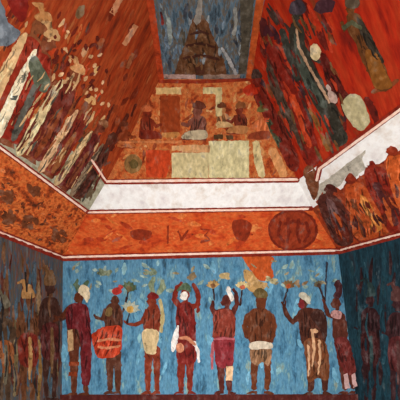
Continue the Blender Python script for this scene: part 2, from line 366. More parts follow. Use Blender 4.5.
# things the people hold, and plumes over their heads
G2 = 'painted feather fans between the walkers'
def fan(hx, hy, tx, ty, c1, c2, label, group=G2, w=5):
    t = thing('feather_fan', label, 'painted fan', (hx, hy), group)
    paint('handle', [limb((hx, hy, .9), (tx, ty, .8))], pig(DARK), t, 3)
    pts = []
    a0 = math.atan2(ty-hy, tx-hx)
    for i in range(11):
        a = a0-1.25+2.5*i/10; r = w*(1.5 if i % 2 == 0 else 1.15); pts.append((tx+r*math.cos(a), ty+r*math.sin(a)))
    pts.append((tx-w*.4*math.cos(a0), ty-w*.4*math.sin(a0)))
    paint('feathers', [pts], pig(c1, 34), t, 4)
    paint('fan_centre', [ell(tx+w*.2*math.cos(a0), ty+w*.2*math.sin(a0), w*.5)], pig(c2), t, 5)
fan(127, 323, 130, 311, (158, 166, 150), (190, 146, 70), 'pale feather fan with yellow centre held out before the cream hip cloth walker', w=7)
fan(123, 312, 129, 290, (86, 104, 74), (110, 96, 60), 'dull green feather fan high between the turbaned walker and the plumed walker', w=6)
fan(283, 304, 288, 287, (136, 104, 66), (170, 84, 48), 'brown feather fan above the raised dark forearm', w=5)
fan(324, 300, 319, 286, (120, 110, 84), (84, 60, 50), 'grey brown fan held up by the man leaning beside the right corner', w=4)
fan(214, 300, 213, 287, (180, 146, 92), (140, 96, 60), 'tan feather fan above the dancer in rosy red', w=5)
fan(240, 306, 242, 288, (196, 176, 120), (176, 84, 56), 'yellowish feather fan between the rosy dancer and the broad bare back', w=5)
G3 = 'worn ochre feather marks along the top of the blue wall'
for k, (x, y, rx, c, lab) in enumerate([(104, 272, 9, (120, 134, 106), 'greenish feather smudge above the turbaned walker'), (150, 271, 8, (130, 148, 120), 'pale green smudge above the plumed walker'),
        (191, 276, 7, (150, 130, 96), 'ochre smudge above the white masked dancer'), (226, 276, 9, (178, 156, 108), 'sandy feather smudge above the dancer in rosy red'),
        (272, 280, 8, (170, 160, 120), 'pale sandy smudge to the right of the broad bare back'), (300, 283, 8, (150, 120, 84), 'brown smudge over the tall man in the fringed kilt')]):
    sh = []
    for q in range(4):
        a = R.uniform(0, 360); sh.append(ell(x+R.uniform(-rx, rx)*.6, y+R.uniform(-2, 3), rx*R.uniform(.35, .6), R.uniform(1.4, 2.8), R.uniform(-40, 40), 9))
    daub('feather_smudge', lab, 'painted plume', sh, pig(c, 40), G3, 1)
daub('staff', 'thin dark staff standing beside the man at the right corner', 'painted staff', [limb((327, 262, .7), (325, 300, .8), (326, 330, .6))], pig((48, 50, 62)))
daub('paint_patch', 'orange red patch spilling from the band onto the blue wall above the broad back', 'paint patch',
     [soft((243, 256), (262, 256), (274, 258), (271, 266), (274, 276), (268, 281), (259, 280), (252, 272), (246, 264))], pig((186, 82, 34), 22))
daub('paint_patch', 'tan worn patch under the orange red spill on the blue wall', 'paint patch', [soft((244, 270), (252, 272), (259, 281), (268, 284), (262, 290), (252, 286), (245, 280))], pig((176, 140, 88), 40), None, 2)

# ------------------------------------------------------------------ left wall, lower frieze (dimness put into the colours)
G4 = 'dim painted people on the lower left wall'
def dim(x, top, bot, w, c, c2, c3, label, group, lean=0, face=1):
    H = bot-top; t = person((x, min(bot, 398)), label, group)
    X = lambda u, v: (x+u*w+lean*v, bot-v*H)
    r = w*.36
    hx, hy = X(0, .9)
    paint('body', [soft(X(-.6, .78), X(0, .83), X(.6, .78), X(.5, .5), X(-.5, .5)), limb((*X(-.25, .55), w*.3), (*X(-.28, .28), w*.22), (*X(-.28, .03), w*.14)),
        limb((*X(.25, .55), w*.3), (*X(.28, .28), w*.22), (*X(.28, .03), w*.14)), limb((*X(face*.5, .76), w*.2), (*X(face*.8, .64), w*.16), (*X(face*1.15, .66), w*.1)),
        limb((*X(-face*.55, .76), w*.2), (*X(-face*.7, .6), w*.16), (*X(-face*.6, .48), w*.1)),
        foot(*X(-.28, 0), face, w*.5, 2.5), foot(*X(.28, 0), face, w*.5, 2.5), profile(hx, hy, r, face)], pig(c), t, 2)
    paint('skirt', [soft(X(-.55, .6), X(.55, .6), X(.62, .36), X(0, .32), X(-.6, .38))], pig(c2, 30), t, 3)
    paint('headdress', [soft(X(-.42, .93), X(-.3, 1.02), X(.1, 1.05), X(.4, .98), X(.35, .93)), limb((*X(-.1, 1.0), w*.14), (*X(-.35, 1.08), w*.16), (*X(-.7, 1.06), w*.08))], pig(c3, 30), t, 4)
    paint('sash', [limb((*X(.1, .58), w*.1), (*X(.15, .4), w*.14), (*X(.1, .22), w*.07))], pig(c3, 30), t, 4)
    return t
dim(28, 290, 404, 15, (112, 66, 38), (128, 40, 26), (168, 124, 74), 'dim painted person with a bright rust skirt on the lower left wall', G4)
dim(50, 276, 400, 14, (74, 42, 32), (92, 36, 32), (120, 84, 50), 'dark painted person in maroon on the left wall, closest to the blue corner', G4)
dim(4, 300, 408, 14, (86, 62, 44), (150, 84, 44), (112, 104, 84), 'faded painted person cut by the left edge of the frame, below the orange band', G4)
G5 = 'tan streaks between the dim people on the lower left wall'
for x0, y0, y1, c, lab in [(15, 320, 396, (122, 104, 70), 'tan vertical streak between the faded and the rust skirted people'), (39, 340, 400, (150, 112, 60), 'ochre streak between the rust skirted and the maroon people'),
                      (38, 280, 315, (150, 120, 86), 'pale tan streak beside the headdress of the person in maroon')]:
    daub('paint_streak', lab, 'paint streak', [limb((x0, y0, 1), (x0+1, (y0+y1)/2, 2.2), (x0-.5, y1, 1.2))], pig(c, 36), G5)
G6 = 'shadowy painted people on the lower right wall'  # shade of the lower right wall is put into these people's dark colours
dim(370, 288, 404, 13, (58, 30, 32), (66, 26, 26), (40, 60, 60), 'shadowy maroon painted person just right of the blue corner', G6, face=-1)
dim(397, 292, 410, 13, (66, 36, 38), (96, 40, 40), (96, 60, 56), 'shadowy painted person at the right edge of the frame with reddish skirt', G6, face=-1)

# ------------------------------------------------------------------ orange band
t = thing('medallion', 'round dark orange medallion painted at the right end of the orange band', 'painted medallion', (293, 252))
N = 26
def ring(cx, cy, rx, ry, w):
    o = []
    for i in range(N):
        a0, a1 = 2*math.pi*i/N, 2*math.pi*(i+1)/N
        o.append([(cx+rx*math.cos(a0), cy+ry*math.sin(a0)), (cx+rx*math.cos(a1), cy+ry*math.sin(a1)), (cx+(rx-w)*math.cos(a1), cy+(ry-w)*math.sin(a1)), (cx+(rx-w)*math.cos(a0), cy+(ry-w)*math.sin(a0))])
    return o
paint('disc', [ell(293, 230, 25, 21, 0, 28)], pig((164, 58, 26), 14), t, 1)
o = paint('ring', ring(293, 230, 25, 21, 2.4), pig((130, 38, 18), 14), t, 2)
paint('inner_mark', [limb((280, 222, 1.6), (278, 234, 1.8), (284, 242, 1.4)), limb((288, 218, 1.5), (289, 232, 1.8), (287, 243, 1.2)), limb((299, 219, 1.6), (297, 232, 1.6), (300, 243, 1.2)), limb((306, 222, 1.5), (309, 233, 1.8), (304, 242, 1.3)), limb((284, 224, 1.2), (293, 221, 1.4), (303, 224, 1.2))], pig((128, 38, 18), 14), t, 3)
G7 = 'faint red marks in the middle of the orange band'
for k, (sh, lab) in enumerate([([limb((178, 231, 1), (182, 240, 1.3)), limb((182, 240, 1.3), (188, 230, 1))], 'v shaped faint red mark in the middle of the orange band'),
        ([limb((201, 229, 1), (209, 230, 1.2), (205, 235, 1)), limb((205, 235, 1), (210, 240, 1.2), (201, 242, 1))], 'small bent red mark right of the v shaped mark'),
        ([limb((168, 226, 1), (168, 243, .9))], 'single upright faint stroke left of the v shaped mark on the band'),
        ([soft((130, 232), (142, 229), (152, 233), (146, 240), (134, 239))], 'faded red blot on the band left of the v shaped mark'),
        ([soft((232, 222), (244, 220), (252, 226), (246, 240), (236, 238))], 'faded red blot on the band left of the medallion')]):
    daub('band_mark', lab, 'painted mark', sh, pig((154, 50, 22), 14), G7)
G8 = 'dark smudges on the left orange band'
for x, y, lab in [(6, 195, 'dark smudge on the left band at the edge of the frame'), (30, 222, 'dark smudge low on the left band above the white line'), (34, 192, 'dark smudge in the middle of the left band'), (58, 236, 'large dark smudge on the left band nearest the end wall'), (10, 218, 'small brown smudge low on the left band')]:
    sh = [ell(x+R.uniform(-6, 6), y+R.uniform(-5, 5), R.uniform(3, 5), R.uniform(2, 3), R.uniform(0, 90), 9) for _ in range(8)]
    daub('smudge', lab, 'dark smudge', sh, pig((126, 66, 36), 30), G8)

# right band, large worn people over the white ledge
G9 = 'large worn people painted on the right band'
def leaning(base, label, group, parts):
    t = person(base, label, group)
    for nm, sh, c, ly in parts: paint(nm, sh, pig(c, 26), t, ly)
    return t
leaning((342, 244), 'brown violet painted person on the right band nearest the end wall', G9, [
    ('body', [soft((318, 197), (326, 193), (336, 196), (343, 205), (348, 222), (353, 242), (338, 245), (328, 228), (320, 210)), profile(330, 191, 4, -1), limb((340, 205, 3), (350, 218, 2.4), (356, 226, 1.6))], (96, 46, 36), 2),
    ('cape', [soft((326, 199), (334, 202), (342, 220), (347, 238), (340, 236), (332, 220))], (122, 80, 76), 3),
    ('headdress', [soft((324, 190), (328, 184), (335, 186), (337, 192), (330, 190))], (84, 34, 26), 4)])
leaning((372, 236), 'orange robed painted person on the right band with a yellow shoulder', G9, [
    ('body', [soft((346, 186), (354, 182), (364, 186), (374, 200), (384, 220), (388, 233), (360, 240), (352, 222), (346, 204)), profile(352, 181, 4, -1)], (172, 70, 28), 2),
    ('robe', [soft((360, 195), (368, 200), (378, 216), (384, 226), (374, 232), (366, 216))], (196, 118, 52), 3),
    ('headdress', [soft((345, 180), (350, 173), (356, 178), (353, 184))], (150, 48, 24), 4),
    ('sash', [limb((352, 200, 1.8), (360, 218, 2.2), (364, 236, 1.6))], (120, 60, 32), 4)])
leaning((396, 232), 'dark red painted person on the right band with a brown violet sash', G9, [
    ('body', [soft((365, 170), (374, 166), (386, 170), (396, 190), (404, 210), (404, 230), (390, 232), (380, 212), (368, 190)), profile(372, 165, 4, -1)], (148, 38, 20), 2),
    ('sash', [limb((376, 184, 4), (388, 204, 4.4), (396, 224, 3))], (92, 40, 38), 3)])
leaning((404, 214), 'bright orange painted person on the right band at the edge of the frame', G9, [
    ('body', [soft((386, 160), (394, 156), (412, 158), (414, 214), (402, 212), (392, 190)), profile(393, 154, 4, -1)], (192, 84, 34), 4),
    ('headdress', [soft((386, 152), (391, 146), (398, 150), (395, 155))], (160, 52, 24), 5)])
daub('paint_patch', 'ragged orange red ground reaching up over the white ledge on the right', 'paint patch',
     [[(316, 202), (322, 192), (330, 196), (336, 187), (342, 190), (347, 180), (354, 184), (360, 176), (366, 178), (366, 168), (376, 164), (384, 164), (388, 154), (404, 150), (404, 190), (360, 214), (334, 222)]], pig((164, 62, 30), 26), None, 1)
daub('paint_patch', 'grey flaked plaster patch at the meeting of white ledge and right wall', 'paint patch', [hard((316, 186), (326, 180), (338, 171), (352, 160), (366, 150), (362, 160), (366, 168), (354, 178), (346, 176), (340, 186), (330, 188), (322, 198), (316, 200))], pig((176, 168, 152), 24), None, 1)
daub('paint_patch', 'rust brown patch in the corner right of the white ledge', 'paint patch', [soft((304, 172), (310, 164), (317, 174), (319, 186), (315, 200), (309, 190))], pig((132, 74, 44), 26), None, 2)

# ------------------------------------------------------------------ left vault: robed people standing along the ledge
G10 = 'robed people painted in a row on the left vault'
def robed(base, top, w, robe, cape, under, skin, hat, label, tw=1.0, cw=.28, feather=None):
    """standing person in a long cape; base and top are points on the wall"""
    t = person(base, label, G10)
    bx, by = base; ax, ay = top[0]-bx, top[1]-by; m = math.hypot(ax, ay); nx, ny = -ay/m, ax/m
    if nx < 0: nx, ny = -nx, -ny
    X = lambda u, v: (bx+ax*v+nx*u*w, by+ay*v+ny*u*w)
    hr = w*.28
    hd = [X(-.02+a*.3, .9+b*.055) for a, b in [(-.9, .3), (-.6, .9), (0, 1.1), (.7, .8), (.85, .2), (1.25, -.2), (.9, -.4), (.8, -.95), (.2, -1.1), (.25, -1.6), (-.6, -1.6), (-.9, -.3)]]
    paint('body', [soft(X(-.5, .74), X(-.1, .82), X(.45, .75), X(.5, .4), X(.45, .06), X(-.45, .06), X(-.5, .4)), hd,
                   limb((*X(.4, .7), w*.14), (*X(.72, .58), w*.12), (*X(.9, .64), w*.08)),
                   hard(X(-.3, .08), X(-.1, .08), X(.12, 0), X(-.3, 0)), hard(X(.1, .08), X(.3, .08), X(.5, 0), X(.1, 0))], pig(skin), t, 2)
    paint('robe', [soft(X(-.52, .72), X(0, .8), X(.48, .72), X(.56, .4), X(.62, .07), X(0, .05), X(-.5, .06), X(-.56, .4))], pig(robe, 30), t, 3)
    paint('cape', [soft(X(-.5, .76), X(-.5+cw*.9, .78), X(-.5+cw*1.25, .45), X(-.5+cw*1.3, .04), X(-.58, .03), X(-.62, .4))], pig(cape, 26), t, 4)
    paint('apron', [soft(X(.1, .55), X(.3, .56), X(.42, .3), X(.38, .08), X(.16, .08), X(.08, .3))], pig(under, 30), t, 4)
    paint('headdress', [soft(X(-.32, .935), X(-.26, .985), X(.02, 1.02), X(.28, .985), X(.28, .94)), ] + ([limb((*X(-.1, .98), w*.09), (*X(-.35, 1.04), w*.12), (*X(-.62, 1.03), w*.05))] if feather else []), pig(hat, 34), t, 4)
    return t
robed((-14, 134), (46, 14), 27, (160, 48, 26), (212, 172, 122), (96, 100, 92), (150, 84, 48), (176, 120, 70), 'robed person with the widest sand coloured cape, cut by the left edge of the frame', cw=.26, feather=1)
robed((3, 144), (54, 31), 25, (158, 42, 24), (230, 212, 176), (100, 96, 84), (140, 74, 44), (196, 150, 100), 'robed person with a bright cream cape and red front beside the sand caped one', cw=.22, feather=1)
robed((26, 159), (80, 66), 23, (120, 44, 30), (208, 184, 136), (150, 70, 36), (140, 70, 40), (190, 134, 84), 'robed person in brown with a long cream cape edge, third in the row', cw=.22, feather=1)
robed((45, 175), (92, 98), 17, (134, 44, 28), (204, 158, 116), (160, 92, 50), (140, 70, 40), (200, 150, 92), 'robed person with rust robe and narrow pinkish cape, fourth in the row', cw=.24)
robed((60, 188), (105, 121), 15, (110, 36, 28), (186, 154, 108), (140, 74, 44), (130, 60, 38), (150, 96, 60), 'robed person in deep maroon with a tan cape, fifth in the row', cw=.24)
robed((75, 198), (114, 134), 12, (96, 46, 32), (150, 122, 92), (76, 40, 30), (104, 52, 34), (92, 46, 30), 'dark brown robed person at the end of the row next to the grey plaster', cw=.22)
daub('paint_patch', 'slate blue patch in the upper left corner of the left vault', 'paint patch', [soft((-4, -2), (4, 8), (8, 22), (20, 32), (14, 42), (4, 46), (-6, 40))], pig((104, 112, 120), 40), None, 1)
daub('paint_patch', 'deep red patch above the sand coloured cape on the left vault', 'paint patch', [soft((8, -3), (26, -3), (28, 10), (22, 22), (12, 12))], pig((144, 32, 22), 22), None, 1)
daub('paint_patch', 'grey green patch between the first cream caped people on the left vault', 'paint patch', [soft((28, 62), (36, 56), (44, 70), (50, 82), (44, 92), (34, 84))], pig((100, 106, 84), 34), None, 5)
G11 = 'pale bars painted on the plain russet part of the left vault'
for a, b, c, d, w, lab in [(112, 14, 120, -2, 3, 'pale bar highest on the russet vault'), (124, 45, 136, 25, 2.6, 'pale slanting bar in the middle of the russet vault'), (127, 68, 133, 53, 1.8, 'faint thin bar lowest of the three on the russet vault')]:
    daub('glyph_bar', lab, 'painted bar', [[(a-w*.9, b-w*.5), (a+w*.9, b+w*.5), (c+w*.9, d+w*.5), (c-w*.9, d-w*.5)]], pig((192, 128, 88) if w > 2 else (164, 92, 54), 22), G11)
G12 = 'dark strokes in the lower corner of the left vault'
for p, lab in [([(103, 130, 1.4), (110, 112, 1.2), (114, 104, .6)], 'dark stroke just right of the robed row'), ([(110, 150, 2.4), (121, 128, 2.6), (128, 114, 1.6)], 'thick dark red stroke near the end vault'), ([(131, 116, 1.2), (136, 104, 1)], 'short dark stroke highest in the vault corner')]:
    daub('stroke', lab, 'painted stroke', [limb(*p)], pig((96, 36, 20), 20), G12)
for x, y, r, c, lab in [(80, 12, 7, (130, 96, 62), 'olive brown blot near the top of the left vault'), (84, 52, 5, (190, 140, 100), 'pinkish blot right of the cream caped person'), (96, 70, 4, (206, 160, 90), 'yellow blot above the fourth robed person'), (100, 44, 6, (160, 72, 30), 'orange blot on the russet vault below the pale bars')]:
    daub('blot', lab, 'paint blot', [ell(x, y, r*.55, r, 20), ell(x+2, y-r*.5, r*.35, r*.6, 30)], pig(c, 30), 'loose blots on the left vault', 1)

# ------------------------------------------------------------------ end vault: seated people and cream platform
t = thing('throne_platform', 'cream painted platform with stepped blocks low on the end vault', 'painted platform', (212, 178))
paint('block', [rect(209, 141, 249, 178)], pig((200, 188, 140), 22), t, 1)
paint('block', [rect(172, 153, 209, 178)], pig((196, 180, 132), 22), t, 1)
paint('step', [rect(182, 145, 210, 152.5)], pig((190, 140, 92), 22), t, 1)
paint('dark_block', [rect(214, 135, 223, 139.5), rect(226.5, 135.5, 233, 139.5)], pig((88, 58, 30), 14), t, 2)  # two dark brown blocks painted just above the platform
t = thing('painted_throne', 'cream right angled frame painted around the mauve seated person', 'painted frame', (218, 116))
paint('frame_bar', [rect(203, 87.5, 222, 94.5)], pig((200, 178, 124), 20), t, 1)
paint('frame_post', [rect(215.5, 94, 222, 116)], pig((198, 174, 122), 20), t, 2)
t = thing('painted_cartouche', 'plain orange brown panel with a cream top bar on the end vault', 'painted panel', (170, 131))
paint('panel_field', [rect(160, 96, 180, 132)], pig((164, 66, 24), 12), t, 1)
paint('top_bar', [rect(156, 87.5, 181, 94)], pig((206, 168, 108), 20), t, 1)
G13 = 'seated people painted on the end vault'
def seated(cx, by, s, c, c2, c3, label, face=1):
    X = lambda u, v: (cx+face*u*s, by-v*s)
    t = person((cx, by), label, G13)
    paint('body', [soft(X(-.45, .1), X(-.5, .8), X(-.4, 1.3), X(0, 1.42), X(.35, 1.3), X(.42, .8), X(.45, .45), X(.9, .35), X(1.0, .12), X(.8, 0), X(-.4, 0)), profile(*X(.02, 1.72), s*.3, face),
                   limb((*X(.3, 1.2), s*.15), (*X(.6, .85), s*.13), (*X(.95, .95), s*.09))], pig(c, 24), t, 2)
    paint('wrap', [soft(X(-.45, .55), X(.4, .55), X(.85, .35), X(.9, .08), X(-.42, .05))], pig(c2, 24), t, 3)
    paint('headdress', [soft(X(-.35, 1.82), X(-.4, 2.1), X(0, 2.3), X(.3, 2.1), X(.28, 1.86))], pig(c3, 24), t, 4)
seated(147, 139, 15, (138, 46, 20), (128, 38, 18), (176, 90, 50), 'small red brown seated person at the left of the orange panel')
seated(198, 140, 17, (132, 72, 54), (178, 160, 128), (108, 48, 30), 'mauve brown seated person with grey wrap inside the cream frame', -1)
seated(240, 134, 14, (124, 42, 22), (170, 110, 62), (150, 84, 44), 'dark red seated person right of the cream frame', -1)
seated(262, 140, 15, (178, 88, 44), (156, 66, 36), (120, 110, 56), 'orange seated person next to the scarlet side vault', -1)
seated(124, 148, 12, (150, 64, 30), (170, 92, 46), (116, 50, 26), 'faint rust seated person in the left corner of the end vault')
seated(222, 128, 11, (170, 108, 62), (190, 150, 100), (120, 62, 34), 'faint tan seated person squeezed right of the frame post', 1)
daub('shield', 'pale round shield with olive centre low at the left of the end vault', 'painted shield', [ell(133, 164, 9, 9.5)], pig((156, 112, 62), 40))
daub('shield_boss', 'olive centre spot painted over the pale round shield', 'painted spot', [ell(134, 164, 4, 5)], pig((110, 88, 44), 20), None, 2)
daub('paint_patch', 'bright red orange patch left of the cream platform', 'paint patch', [hard((146, 150), (170, 150), (171, 160), (166, 178), (146, 177))], pig((184, 62, 26), 16))
daub('painted_beam', 'long thin pinkish beam across the left of the end vault', 'painted beam', [rect(118, 141, 182, 143.5), ], pig((196, 116, 66), 18), None, 5)
daub('painted_beam', 'short tan beam under the panel on the end vault', 'painted beam', [rect(172, 145.5, 192, 151)], pig((200, 146, 92), 18), None, 2)
G14 = 'pale upright strokes right of the cream platform'
for p, c, lab in [([(256, 142, 3.4), (258, 160, 4.2), (262, 176, 3.4)], (200, 178, 126), 'cream upright stroke beside the platform'), ([(272, 150, 4.5), (278, 162, 5), (284, 176, 4)], (202, 138, 84), 'peach upright stroke next to the scarlet vault')]:
    daub('stroke', lab, 'painted stroke', [limb(*p)], pig(c, 24), G14)
for x, y, rx, ry, c, lab in [(252, 90, 9, 6, (172, 44, 18), 'scarlet patch in the top right corner of the end vault'), (230, 120, 10, 4, (190, 150, 92), 'tan patch above the platform'), (170, 135, 9, 3, (176, 116, 60), 'ochre patch below the orange panel'), (193, 135, 8, 4, (178, 168, 140), 'pale grey patch at the feet of the mauve person'), (268, 120, 5, 9, (170, 66, 36), 'rusty patch against the scarlet vault')]:
    daub('paint_patch', lab, 'paint patch', [ell(x, y, rx, ry, 0, 12), ell(x+rx*.5, y-ry*.4, rx*.6, ry*.6)], pig(c, 26), 'small patches on the end vault', 1)

# ------------------------------------------------------------------ capstones
t = thing('painted_mound', 'brown stepped mound painted on the slate blue capstones', 'painted mound', (200, 74))
paint('mound', [hard((196, 14), (202, 14), (208, 22), (212, 34), (218, 46), (224, 60), (227, 75), (174, 75), (178, 62), (184, 46), (189, 30), (192, 20))], pig((108, 68, 40), 26), t, 1)
paint('crest', [limb((197, 22, 3.5), (199, 12, 3), (200, 0, 2.2), (200, -8, 2))], pig((150, 142, 132), 26), t, 2)
paint('stripe', [limb((190, 34, 1), (200, 31, 1.3), (209, 34, 1)), limb((186, 46, 1), (200, 43, 1.4), (215, 47, 1)), limb((183, 58, 1), (200, 55, 1.5), (219, 59, 1))], pig((74, 38, 26), 14), t, 2)
paint('doorway', [rect(196, 64, 204, 74)], pig((88, 48, 32), 12), t, 2)
daub('cap_border', 'pinkish white broken border at the near foot of the mound, left piece', 'painted border', [rect(162, 74.5, 196, 78.5)], pig((168, 138, 128), 24))
daub('cap_border', 'pinkish white broken border at the near foot of the mound, right piece', 'painted border', [rect(203, 74.5, 240, 78)], pig((160, 132, 116), 24))
G15 = 'pale marks beside the mound on the capstones'
for p, c, lab in [([(168, 18, 2), (170, 32, 2.6), (170, 44, 1.6)], (126, 136, 132), 'pale green mark left of the mound'), ([(235, 8, 2), (236, 24, 1.4), (234, 34, 2)], (150, 150, 144), 'white mark high right of the mound'), ([(222, 48, 1.2), (230, 62, 1.8), (236, 74, 1.6)], (150, 150, 150), 'slanting white stroke at the right foot of the mound'), ([(161, 12, 1), (163, 24, 1.2)], (128, 40, 34), 'small red mark at the left rim of the capstones')]:
    daub('cap_mark', lab, 'painted mark', [limb(*p)], pig(c, 30), G15)
daub('painted_strip', 'olive brown strip along the right rim of the slate blue capstones', 'painted strip', [hard((240, 0), (254, 0), (250, 40), (246, 74), (238, 74), (241, 40))], pig((84, 76, 62), 26))

# ------------------------------------------------------------------ right vault: big slanting people on scarlet
G16 = 'large slanting people painted on the scarlet vault'
def sl(parts, base, label): return leaning(base, label, G16, parts)
sl([('body', [soft((296, 20), (304, 30), (306, 48), (316, 68), (330, 96), (342, 124), (348, 140), (336, 146), (324, 122), (308, 92), (297, 66), (290, 44), (290, 28)), profile(297, 15, 4.6, 1), limb((300, 44, 3), (310, 56, 2.6), (320, 62, 1.8))], (58, 54, 44), 2),
    ('cape', [soft((294, 34), (300, 44), (306, 64), (318, 88), (328, 106), (320, 106), (308, 90), (298, 66))], (74, 82, 70), 3),
    ('cape_edge', [limb((297, 28, 1), (299, 46, 1.3), (309, 66, 1.2), (322, 88, 1.4), (330, 102, 1))], (176, 140, 110), 4),
    ('headdress', [soft((290, 12), (292, 2), (302, 0), (306, 10), (300, 14))], (70, 58, 66), 4)], (342, 142), 'long dark green caped person on the scarlet vault, nearest above the white spot')
sl([('body', [soft((348, 14), (358, 14), (366, 26), (374, 42), (382, 58), (388, 74), (392, 88), (378, 90), (370, 76), (362, 60), (356, 44), (348, 30)), profile(351, 8, 4.6, -1), limb((350, 24, 3), (344, 30, 2.4), (342, 22, 1.6))], (110, 62, 26), 2),
    ('cape', [soft((358, 16), (368, 30), (376, 46), (384, 62), (378, 60), (368, 46), (360, 30))], (60, 50, 38), 3),
    ('skirt', [soft((366, 50), (378, 54), (386, 72), (392, 86), (376, 88), (370, 72))], (142, 84, 28), 3),
    ('headdress', [soft((346, 6), (348, -4), (356, -6), (360, 4), (354, 8))], (96, 78, 60), 4),
    ('sash', [limb((344, 28, 2.4), (352, 22, 2.6), (362, 28, 2))], (92, 92, 64), 4)], (386, 90), 'olive and ochre person standing alone on the bare scarlet upper right')
sl([('body', [soft((270, 42), (280, 50), (290, 74), (302, 102), (314, 132), (320, 160), (306, 164), (296, 136), (282, 106), (270, 74), (266, 56)), profile(270, 37, 4.6, -1)], (140, 34, 20), 2),
    ('cape', [soft((268, 56), (274, 72), (286, 100), (296, 124), (304, 150), (296, 140), (280, 108), (268, 78))], (86, 66, 52), 3),
    ('headdress', [soft((264, 34), (266, 26), (273, 26), (276, 34), (270, 36))], (82, 36, 44), 4),
    ('apron', [limb((292, 96, 3), (302, 120, 3.4), (310, 146, 2.4))], (190, 66, 30), 4)], (312, 162), 'red and brown caped person next to the dark green caped one')
sl([('body', [soft((256, 84), (264, 88), (274, 108), (288, 134), (300, 164), (290, 170), (276, 142), (262, 114), (254, 96)), profile(257, 80, 4.6, -1)], (132, 38, 24), 2),
    ('cape', [soft((256, 92), (264, 106), (276, 130), (286, 154), (278, 146), (264, 118))], (76, 78, 52), 3),
    ('headdress', [soft((252, 78), (253, 70), (259, 70), (262, 77), (256, 78))], (70, 48, 40), 4)], (296, 168), 'small green brown caped person at the seam with the ochre end vault')
sl([('body', [soft((322, 64), (332, 68), (342, 84), (352, 104), (350, 120), (340, 108), (330, 90)), profile(323, 58, 4.6, 1)], (96, 24, 16), 2),
    ('collar', [ell(333, 97, 4, 7, -30), ell(329, 88, 2, 4, -30)], (190, 160, 146), 4),
    ('headdress', [soft((311, 46), (317, 44), (321, 52), (318, 60), (312, 58))], (206, 184, 138), 4)], (346, 116), 'dark red crouching person with a white spotted head and pink dotted collar')
daub('painted_bundle', 'pale green grey bundle above the double line of the white ledge', 'painted bundle', [soft((342, 104), (350, 94), (360, 96), (366, 108), (370, 122), (362, 130), (354, 126), (346, 114))], pig((176, 164, 124), 24), None, 4)
for p, c, lab in [([(276, 52, 3), (284, 68, 4), (292, 86, 3)], (72, 52, 58), 'violet brown stroke in the upper corner of the scarlet vault'), ([(262, 20, 4), (268, 44, 4.5), (270, 60, 3)], (92, 34, 34), 'dark maroon stroke beside the capstone rim'),
                  ([(310, 108, 2), (320, 130, 2.4), (328, 150, 2)], (150, 96, 44), 'ochre stroke low on the scarlet vault'), ([(282, 30, 3), (288, 50, 4), (298, 80, 3)], (60, 60, 52), 'dark green stroke behind the long caped person'),
                  ([(366, 98, 3), (374, 112, 4), (378, 126, 2)], (112, 28, 18), 'deep red stroke right of the pale bundle'), ([(372, 92, 2), (386, 88, 2.4), (398, 80, 2)], (140, 70, 36), 'rust stroke under the olive and ochre person'),
                  ([(296, 118, 3), (304, 138, 3.6), (308, 152, 3)], (176, 58, 30), 'bright orange stroke between the caped people'), ([(330, 4, 8), (318, 8, 6)], (74, 40, 48), 'dusky violet blot at the top of the scarlet vault')]:
    daub('stroke', lab, 'painted stroke', [limb(*p)], pig(c, 26), 'loose strokes on the scarlet vault', 1)

# ------------------------------------------------------------------ brushwork and wear
def inside(x, y, poly):
    c = False
    for (ax, ay), (bx, by) in zip(poly, poly[1:]+poly[:1]):
        if (ay > y) != (by > y) and x < (bx-ax)*(y-ay)/(by-ay)+ax: c = not c
    return c
def strokes(poly, n, ang, L, W, spread=12):
    xs = [p[0] for p in poly]; ys = [p[1] for p in poly]; out = []
    for _ in range(n*30):
        if len(out) >= n: break
        x, y = R.uniform(min(xs), max(xs)), R.uniform(min(ys), max(ys))
        a = math.radians(ang+R.uniform(-spread, spread)); l = L*R.uniform(.5, 1.2)/2; w = W*R.uniform(.5, 1.2)
        dx, dy = math.cos(a)*l, -math.sin(a)*l
        if all(inside(x+dx*k, y+dy*k, poly) for k in (-1, 0, 1)):
            b = R.uniform(-.2, .2)
            out.append(limb((x-dx, y-dy, w*.45), (x+dy*b, y-dx*b, w), (x+dx, y+dy, w*.4)))
    return out
done = {}
for t, shapes, layer, mat in list(PEOPLE):
    big = max(shapes, key=lambda q: (max(p[0] for p in q)-min(p[0] for p in q))*(max(p[1] for p in q)-min(p[1] for p in q)))
    a = (max(p[0] for p in big)-min(p[0] for p in big))*(max(p[1] for p in big)-min(p[1] for p in big))
    if done.get((t.name, layer)) or a < 90: continue
    done[(t.name, layer)] = 1
    lo = min(big, key=lambda p: p[1]); hi = max(big, key=lambda p: p[1])
    ang = math.degrees(math.atan2(hi[1]-lo[1], lo[0]-hi[0])) if hi[1]-lo[1] > 25 else R.choice((80, 95, 100))
    base = tuple(int(v) for v in mat.name.split('_')[1:4]) if mat.name.startswith('pigment') else (120, 60, 40)
    n = int(min(14, max(4, a/70)))
    lt = tuple(min(235, int(v*1.1+18)) for v in base); dk = tuple(int(v*.7) for v in base)
    for nm, c in (('brushwork', lt), ('brushwork', dk)):
        st = strokes(big, n, ang, 12, 1.0)
        if st: paint_layer(nm, st, pig(c, 22), t, layer+(.05 if c is lt else .1), 9)['kind'] = 'stuff'
def weathering(wallo, poly, n, ang, L, W, c, spread=18, layer=.35, var=26):
    o = paint_layer('weathering', strokes(poly, n, ang, L, W, spread), pig(c, var), wallo, layer, 9)
    o['kind'] = 'stuff'
B1 = [(62, 262), (338, 258), (352, 394), (62, 394)]
for c, n, L, W in [((104, 160, 186), 26, 16, 3), ((76, 130, 160), 26, 18, 3), ((128, 172, 180), 12, 10, 2.6)]:
    weathering(W_BACK, B1, n, 90, L, W, c, 25, .3)
weathering(W_BACK, [(64, 262), (336, 258), (338, 292), (64, 294)], 34, 20, 7, 2, (128, 154, 146), 60, .45, 40)
